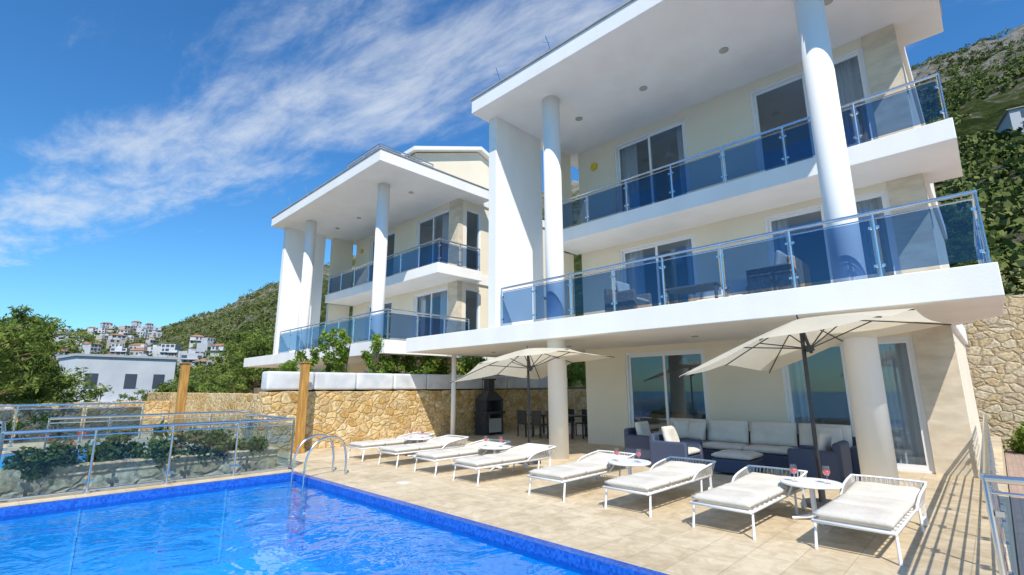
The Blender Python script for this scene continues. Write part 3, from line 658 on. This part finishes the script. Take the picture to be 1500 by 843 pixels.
def lounger(x,y,rz=0,tilt=0):
    e=empty('sun_lounger',(x,y,0),rz)
    w_=.36; z=.29
    fr=[[(0,-w_,z),(2.0,-w_,z),(2.0,w_,z),(0,w_,z),(0,-w_,z)]]
    for xx_ in (.06,1.62): fr.append([(xx_-.03,-w_,0),(xx_+.02,-w_+.01,z),(xx_+.02,w_-.01,z),(xx_-.03,w_,0)])
    for k in range(12): fr.append([(.08+k*.16,-w_,z-.005),(.08+k*.16,w_,z-.005)])
    tubes('frame',fr,.017,'frame',e)
    gal=smoothpath([(1.28,-w_-.01,z),(1.5,-w_-.03,z+.13),(2.02,-w_-.04,z+.2),(2.1,-w_+.04,z+.21),(2.1,w_-.04,z+.21),(2.02,w_+.04,z+.2),(1.5,w_+.03,z+.13),(1.28,w_+.01,z)],6)
    tubes('head_gallery',[gal],.015,'frame',e)
    rp=[]
    for i in range(1,len(gal)-1):
        g=gal[i]; rp.append([(min(g[0],2.0),max(-w_,min(w_,g[1])),z),g])
        if i<len(gal)-2:
            g2=gal[i+1]; m_=tuple((a_+b_)/2 for a_,b_ in zip(g,g2)); rp.append([(min(m_[0],2.0),max(-w_,min(w_,m_[1])),z),m_])
    for i in range(14):
        yy_=-w_+2*w_*(i+.5)/14; rp.append([(2.0,yy_,z),(2.1,yy_,z+.21)])
    tubes('rope_weave',rp,.007,'rope',e,1)
    for (a_,b_) in ((.02,.66),(.67,1.30)): link('seat_cushion',cushion_mesh(a_,b_,-w_+.01,w_-.01,z+.02,z+.115),e)
    o=link('head_cushion',cushion_mesh(0,.68,-w_+.01,w_-.01,.0,.1),e); o.location=(1.31,0,z+.02); o.rotation_euler[1]=-math.radians(tilt)
    a=MB()
    for s_ in (-1,1): a.cyl((1.95,s_*(w_-.03),.06),(1.95,s_*(w_+.01),.06),.06,n=16); a.box(1.93,1.97,s_*w_-.01,s_*w_+.01,.06,z)
    a.obj('wheels',['frame'],e)
for i,(yy_,tl) in enumerate(((1.27,5),(2.58,3),(3.93,6),(5.33,9),(7.25,12),(8.6,8),(10.05,9),(11.5,7))):
    lounger(6.2+random.uniform(-.06,.08),yy_,random.uniform(-.05,.05)-.02,tl)
def wineglass(x,y,z):
    e=empty('wine_glass',(x,y,z)); a=MB(); a.lathe([(.0,0.002),(.038,.002),(.036,.006),(.005,.012),(.005,.09),(.022,.1),(.042,.13),(.043,.165),(.034,.215)],n=18); a.obj('bowl',['clearglass'],e,smooth=True)
    a=MB(); a.lathe([(0,.103),(.021,.104),(.039,.13),(.041,.162),(0,.162)],n=18); a.obj('wine',['wine'],e,smooth=True)
def table(x,y,gl=True):
    e=empty('side_table',(x,y,0)); h=.46
    a=MB(); a.lathe([(0,h-.02),(.34,h-.02),(.36,h-.01),(.36,h+.008),(.35,h+.014),(0,h+.014)],n=40); a.obj('top',['frame'],e)
    a=MB(); a.cyl((0,0,.04),(0,0,h-.02),.032,n=16)
    for k in range(4):
        q=k*math.pi/2+.5; a.cyl((0,0,.06),(.27*math.cos(q),.27*math.sin(q),.018),.028,.018,n=8)
    a.obj('pedestal',['frame'],e)
    if gl: wineglass(x-.12,y+.16,h+.014); wineglass(x+.0,y-.19,h+.014)
for x_,y_,g_ in ((7.6,1.93,1),(7.6,4.65,1),(7.6,7.95,1),(7.6,10.8,1)): table(x_,y_,g_)

def umbrella(x,y,rot,tilt,hub,half=1.42):
    e=empty('patio_umbrella',(x,y,0))
    a=MB(); a.cyl((0,0,.05),(0,0,hub-.12),.03,n=14); a.obj('pole',['dark'],e,smooth=True)
    a=MB(); a.cyl((0,0,0),(0,0,.06),.28,.26,n=28); a.cyl((0,0,.06),(0,0,.3),.045,n=14); a.obj('base',['dark'],e)
    hd_=bpy.data.objects.new('canopy_head',None); S.collection.objects.link(hd_); hd_.parent=e; hd_.location=(0,0,hub-.12)
    hd_.rotation_euler=(Matrix.Rotation(tilt,3,'X')@Matrix.Rotation(rot,3,'Z')).to_euler()
    ribs=[]
    for k in range(8):
        q=k*math.pi/4; l=half*(math.sqrt(2) if k%2 else 1.0); ribs.append((l*math.cos(q),l*math.sin(q)))
    drop=.48; bm=bmesh.new(); rings=9; sub=5; grid=[]
    for i in range(rings+1):
        u=i/rings; row=[]
        for k in range(8):
            a_,b_=ribs[k],ribs[(k+1)%8]
            for j in range(sub):
                v=j/sub; px_=(a_[0]*(1-v)+b_[0]*v)*u; py_=(a_[1]*(1-v)+b_[1]*v)*u
                rr=math.hypot(px_,py_)/half
                z=.10-drop*(rr**1.15)*.72 - .06*math.sin(math.pi*v)*u
                k_=1-.045*math.sin(math.pi*v)*u
                row.append(bm.verts.new((px_*k_,py_*k_,z)))
        grid.append(row)
    n=8*sub
    for i in range(rings):
        for j in range(n): bm.faces.new([grid[i][j],grid[i][(j+1)%n],grid[i+1][(j+1)%n],grid[i+1][j]])
    bmesh.ops.remove_doubles(bm,verts=bm.verts,dist=.0005)
    me=bpy.data.meshes.new('canopy'); bm.to_mesh(me); bm.free(); me.materials.append(M['canopy']); me.polygons.foreach_set('use_smooth',[True]*len(me.polygons)); link('canopy',me,hd_)
    pr=[]
    for k in range(8):
        rx,ry=ribs[k]; pp=[]
        for i in range(0,9):
            u=i/8; rr=math.hypot(rx,ry)*u/half; pp.append((rx*u,ry*u,.10-drop*(rr**1.15)*.72-.018))
        pr.append(pp); m_=pp[4]; pr.append([(0,0,-.38),m_])
    tubes('ribs',pr,.009,'dark',hd_)
    a=MB(); a.cyl((0,0,.0),(0,0,.17),.02,.012,n=10); a.cyl((0,0,-.45),(0,0,.1),.024,n=12); a.cyl((0,0,-.42),(0,0,-.34),.06,n=14); a.cyl((0,0,.03),(0,0,.08),.055,n=14); a.obj('hub',['dark'],hd_)
umbrella(8.55,2.05,math.radians(-10),math.radians(-13),2.76)
umbrella(8.75,8.0,math.radians(-10),math.radians(-10),2.66)

def armchair(x,y,rz,mat='wicker',z=0,w_=.84,name='wicker_armchair'):
    e=empty(name,(x,y,z),rz)
    rbox('base',-.42,.42,-w_/2+.13,w_/2-.13,.05,.30,mat,e,.02)
    rbox('arm_left',-.42,.42,w_/2-.13,w_/2,.03,.58,mat,e,.05); rbox('arm_right',-.42,.42,-w_/2,-w_/2+.13,.03,.58,mat,e,.05)
    rbox('backrest',.30,.44,-w_/2+.02,w_/2-.02,.04,.72,mat,e,.06)
    link('seat_cushion',cushion_mesh(-.41,.29,-w_/2+.14,w_/2-.14,.30,.43),e)
    o=link('back_cushion',cushion_mesh(0,.42,-w_/2+.15,w_/2-.15,0,.15),e); o.location=(.14,0,.44); o.rotation_euler[1]=-math.radians(78)
    return e
armchair(10.35,5.15,math.pi/2); armchair(10.75,2.55,-math.pi/2)
armchair(11.2,6.3,math.pi/2)
e=empty('ottoman',(10.55,3.95,0)); rbox('base',-.36,.36,-.38,.38,.04,.30,'wicker',e,.03); link('cushion',cushion_mesh(-.36,.36,-.38,.38,.30,.42),e)
e=empty('corner_sofa',(0,0,0))
rbox('base',11.5,12.35,2.2,6.2,.05,.30,'wicker',e,.03); rbox('backrest',12.35,12.5,2.2,6.2,.04,.68,'wicker',e,.05)
rbox('arm',11.5,12.35,2.05,2.2,.04,.56,'wicker',e,.04)
for k in range(4):
    y0=2.22+k*.99; link('seat_cushion',cushion_mesh(11.48,12.3,y0,y0+.97,.30,.44),e)
    o=link('back_cushion',cushion_mesh(0,.5,-.47,.47,0,.17),e); o.location=(12.08,y0+.485,.42); o.rotation_euler[1]=-math.radians(76)
for yy_,rz in ((5.75,.5),(5.35,-.3),(2.6,.2)):
    o=link('pillow',cushion_mesh(-.22,.22,-.22,.22,0,.14),e); o.location=(11.95,yy_,.66); o.rotation_euler=(.1,-math.radians(68),rz)
e=empty('dining_table',(14.2,11.6,0)); a=MB(); a.box(-.5,.5,-1.1,1.1,.71,.75)
for sx in (-.42,.42):
    for sy in (-1,1): a.box(sx-.03,sx+.03,sy-.03,sy+.03,0,.71)
a.obj('table',['dark'],e,.005)
for i,(cx,cy,rz) in enumerate(((13.4,11.0,math.pi),(13.4,11.7,math.pi),(13.4,12.4,math.pi),(15,11,0),(15,11.8,0),(14.2,10.1,-math.pi/2))):
    e=empty('dining_chair',(cx,cy,0),rz); a=MB(); a.box(-.22,.22,-.22,.22,.42,.46); a.box(.19,.23,-.22,.22,.46,.92)
    for sx in (-.2,.2):
        for sy in (-.2,.2): a.box(sx-.02,sx+.02,sy-.02,sy+.02,0,.42)
    a.obj('chair',['dark'],e,.01)
e=empty('masonry_barbecue',(13.0,13.9,0)); a=MB()
a.box(-.45,-.3,-.3,.3,0,.75); a.box(.3,.45,-.3,.3,0,.75); a.box(-.5,.5,-.35,.35,.75,.85); a.box(-.45,.45,.2,.3,.85,1.25); a.box(-.45,-.33,-.28,.2,.85,1.25); a.box(.33,.45,-.28,.2,.85,1.25)
a.add([(-.48,-.32,1.25),(.48,-.32,1.25),(.48,.32,1.25),(-.48,.32,1.25),(-.17,-.14,1.6),(.17,-.14,1.6),(.17,.18,1.6),(-.17,.18,1.6)],[(3,2,1,0),(4,5,6,7),(0,1,5,4),(1,2,6,5),(2,3,7,6),(3,0,4,7)])
a.box(-.15,.15,-.12,.16,1.6,2.0); a.box(-.2,.2,-.17,.21,2.0,2.06); a.obj('body',['dark'],e,.01)
a=MB(); a.box(-.3,.3,-.34,-.3,.1,.6); a.obj('hearth_front',['concrete'],e)
# balcony furniture
zb=3.37
armchair(10.3,6.1,math.pi/2,'wicker2',zb,name='balcony_armchair'); armchair(10.3,2.75,-math.pi/2,'wicker2',zb,w_=1.1,name='balcony_loveseat'); armchair(11.9,4.4,0,'wicker2',zb,w_=1.5,name='balcony_loveseat')
e=empty('balcony_table',(10.3,4.4,zb)); a=MB(); a.box(-.35,.35,-.6,.6,.42,.47)
for sx in (-.3,.3):
    for sy in (-.54,.54): a.box(sx-.03,sx+.03,sy-.03,sy+.03,0,.42)
a.obj('table',['wicker2'],e,.01)
armchair(10.4,21.2,math.pi/2,'wicker2',zb,name='balcony_armchair')
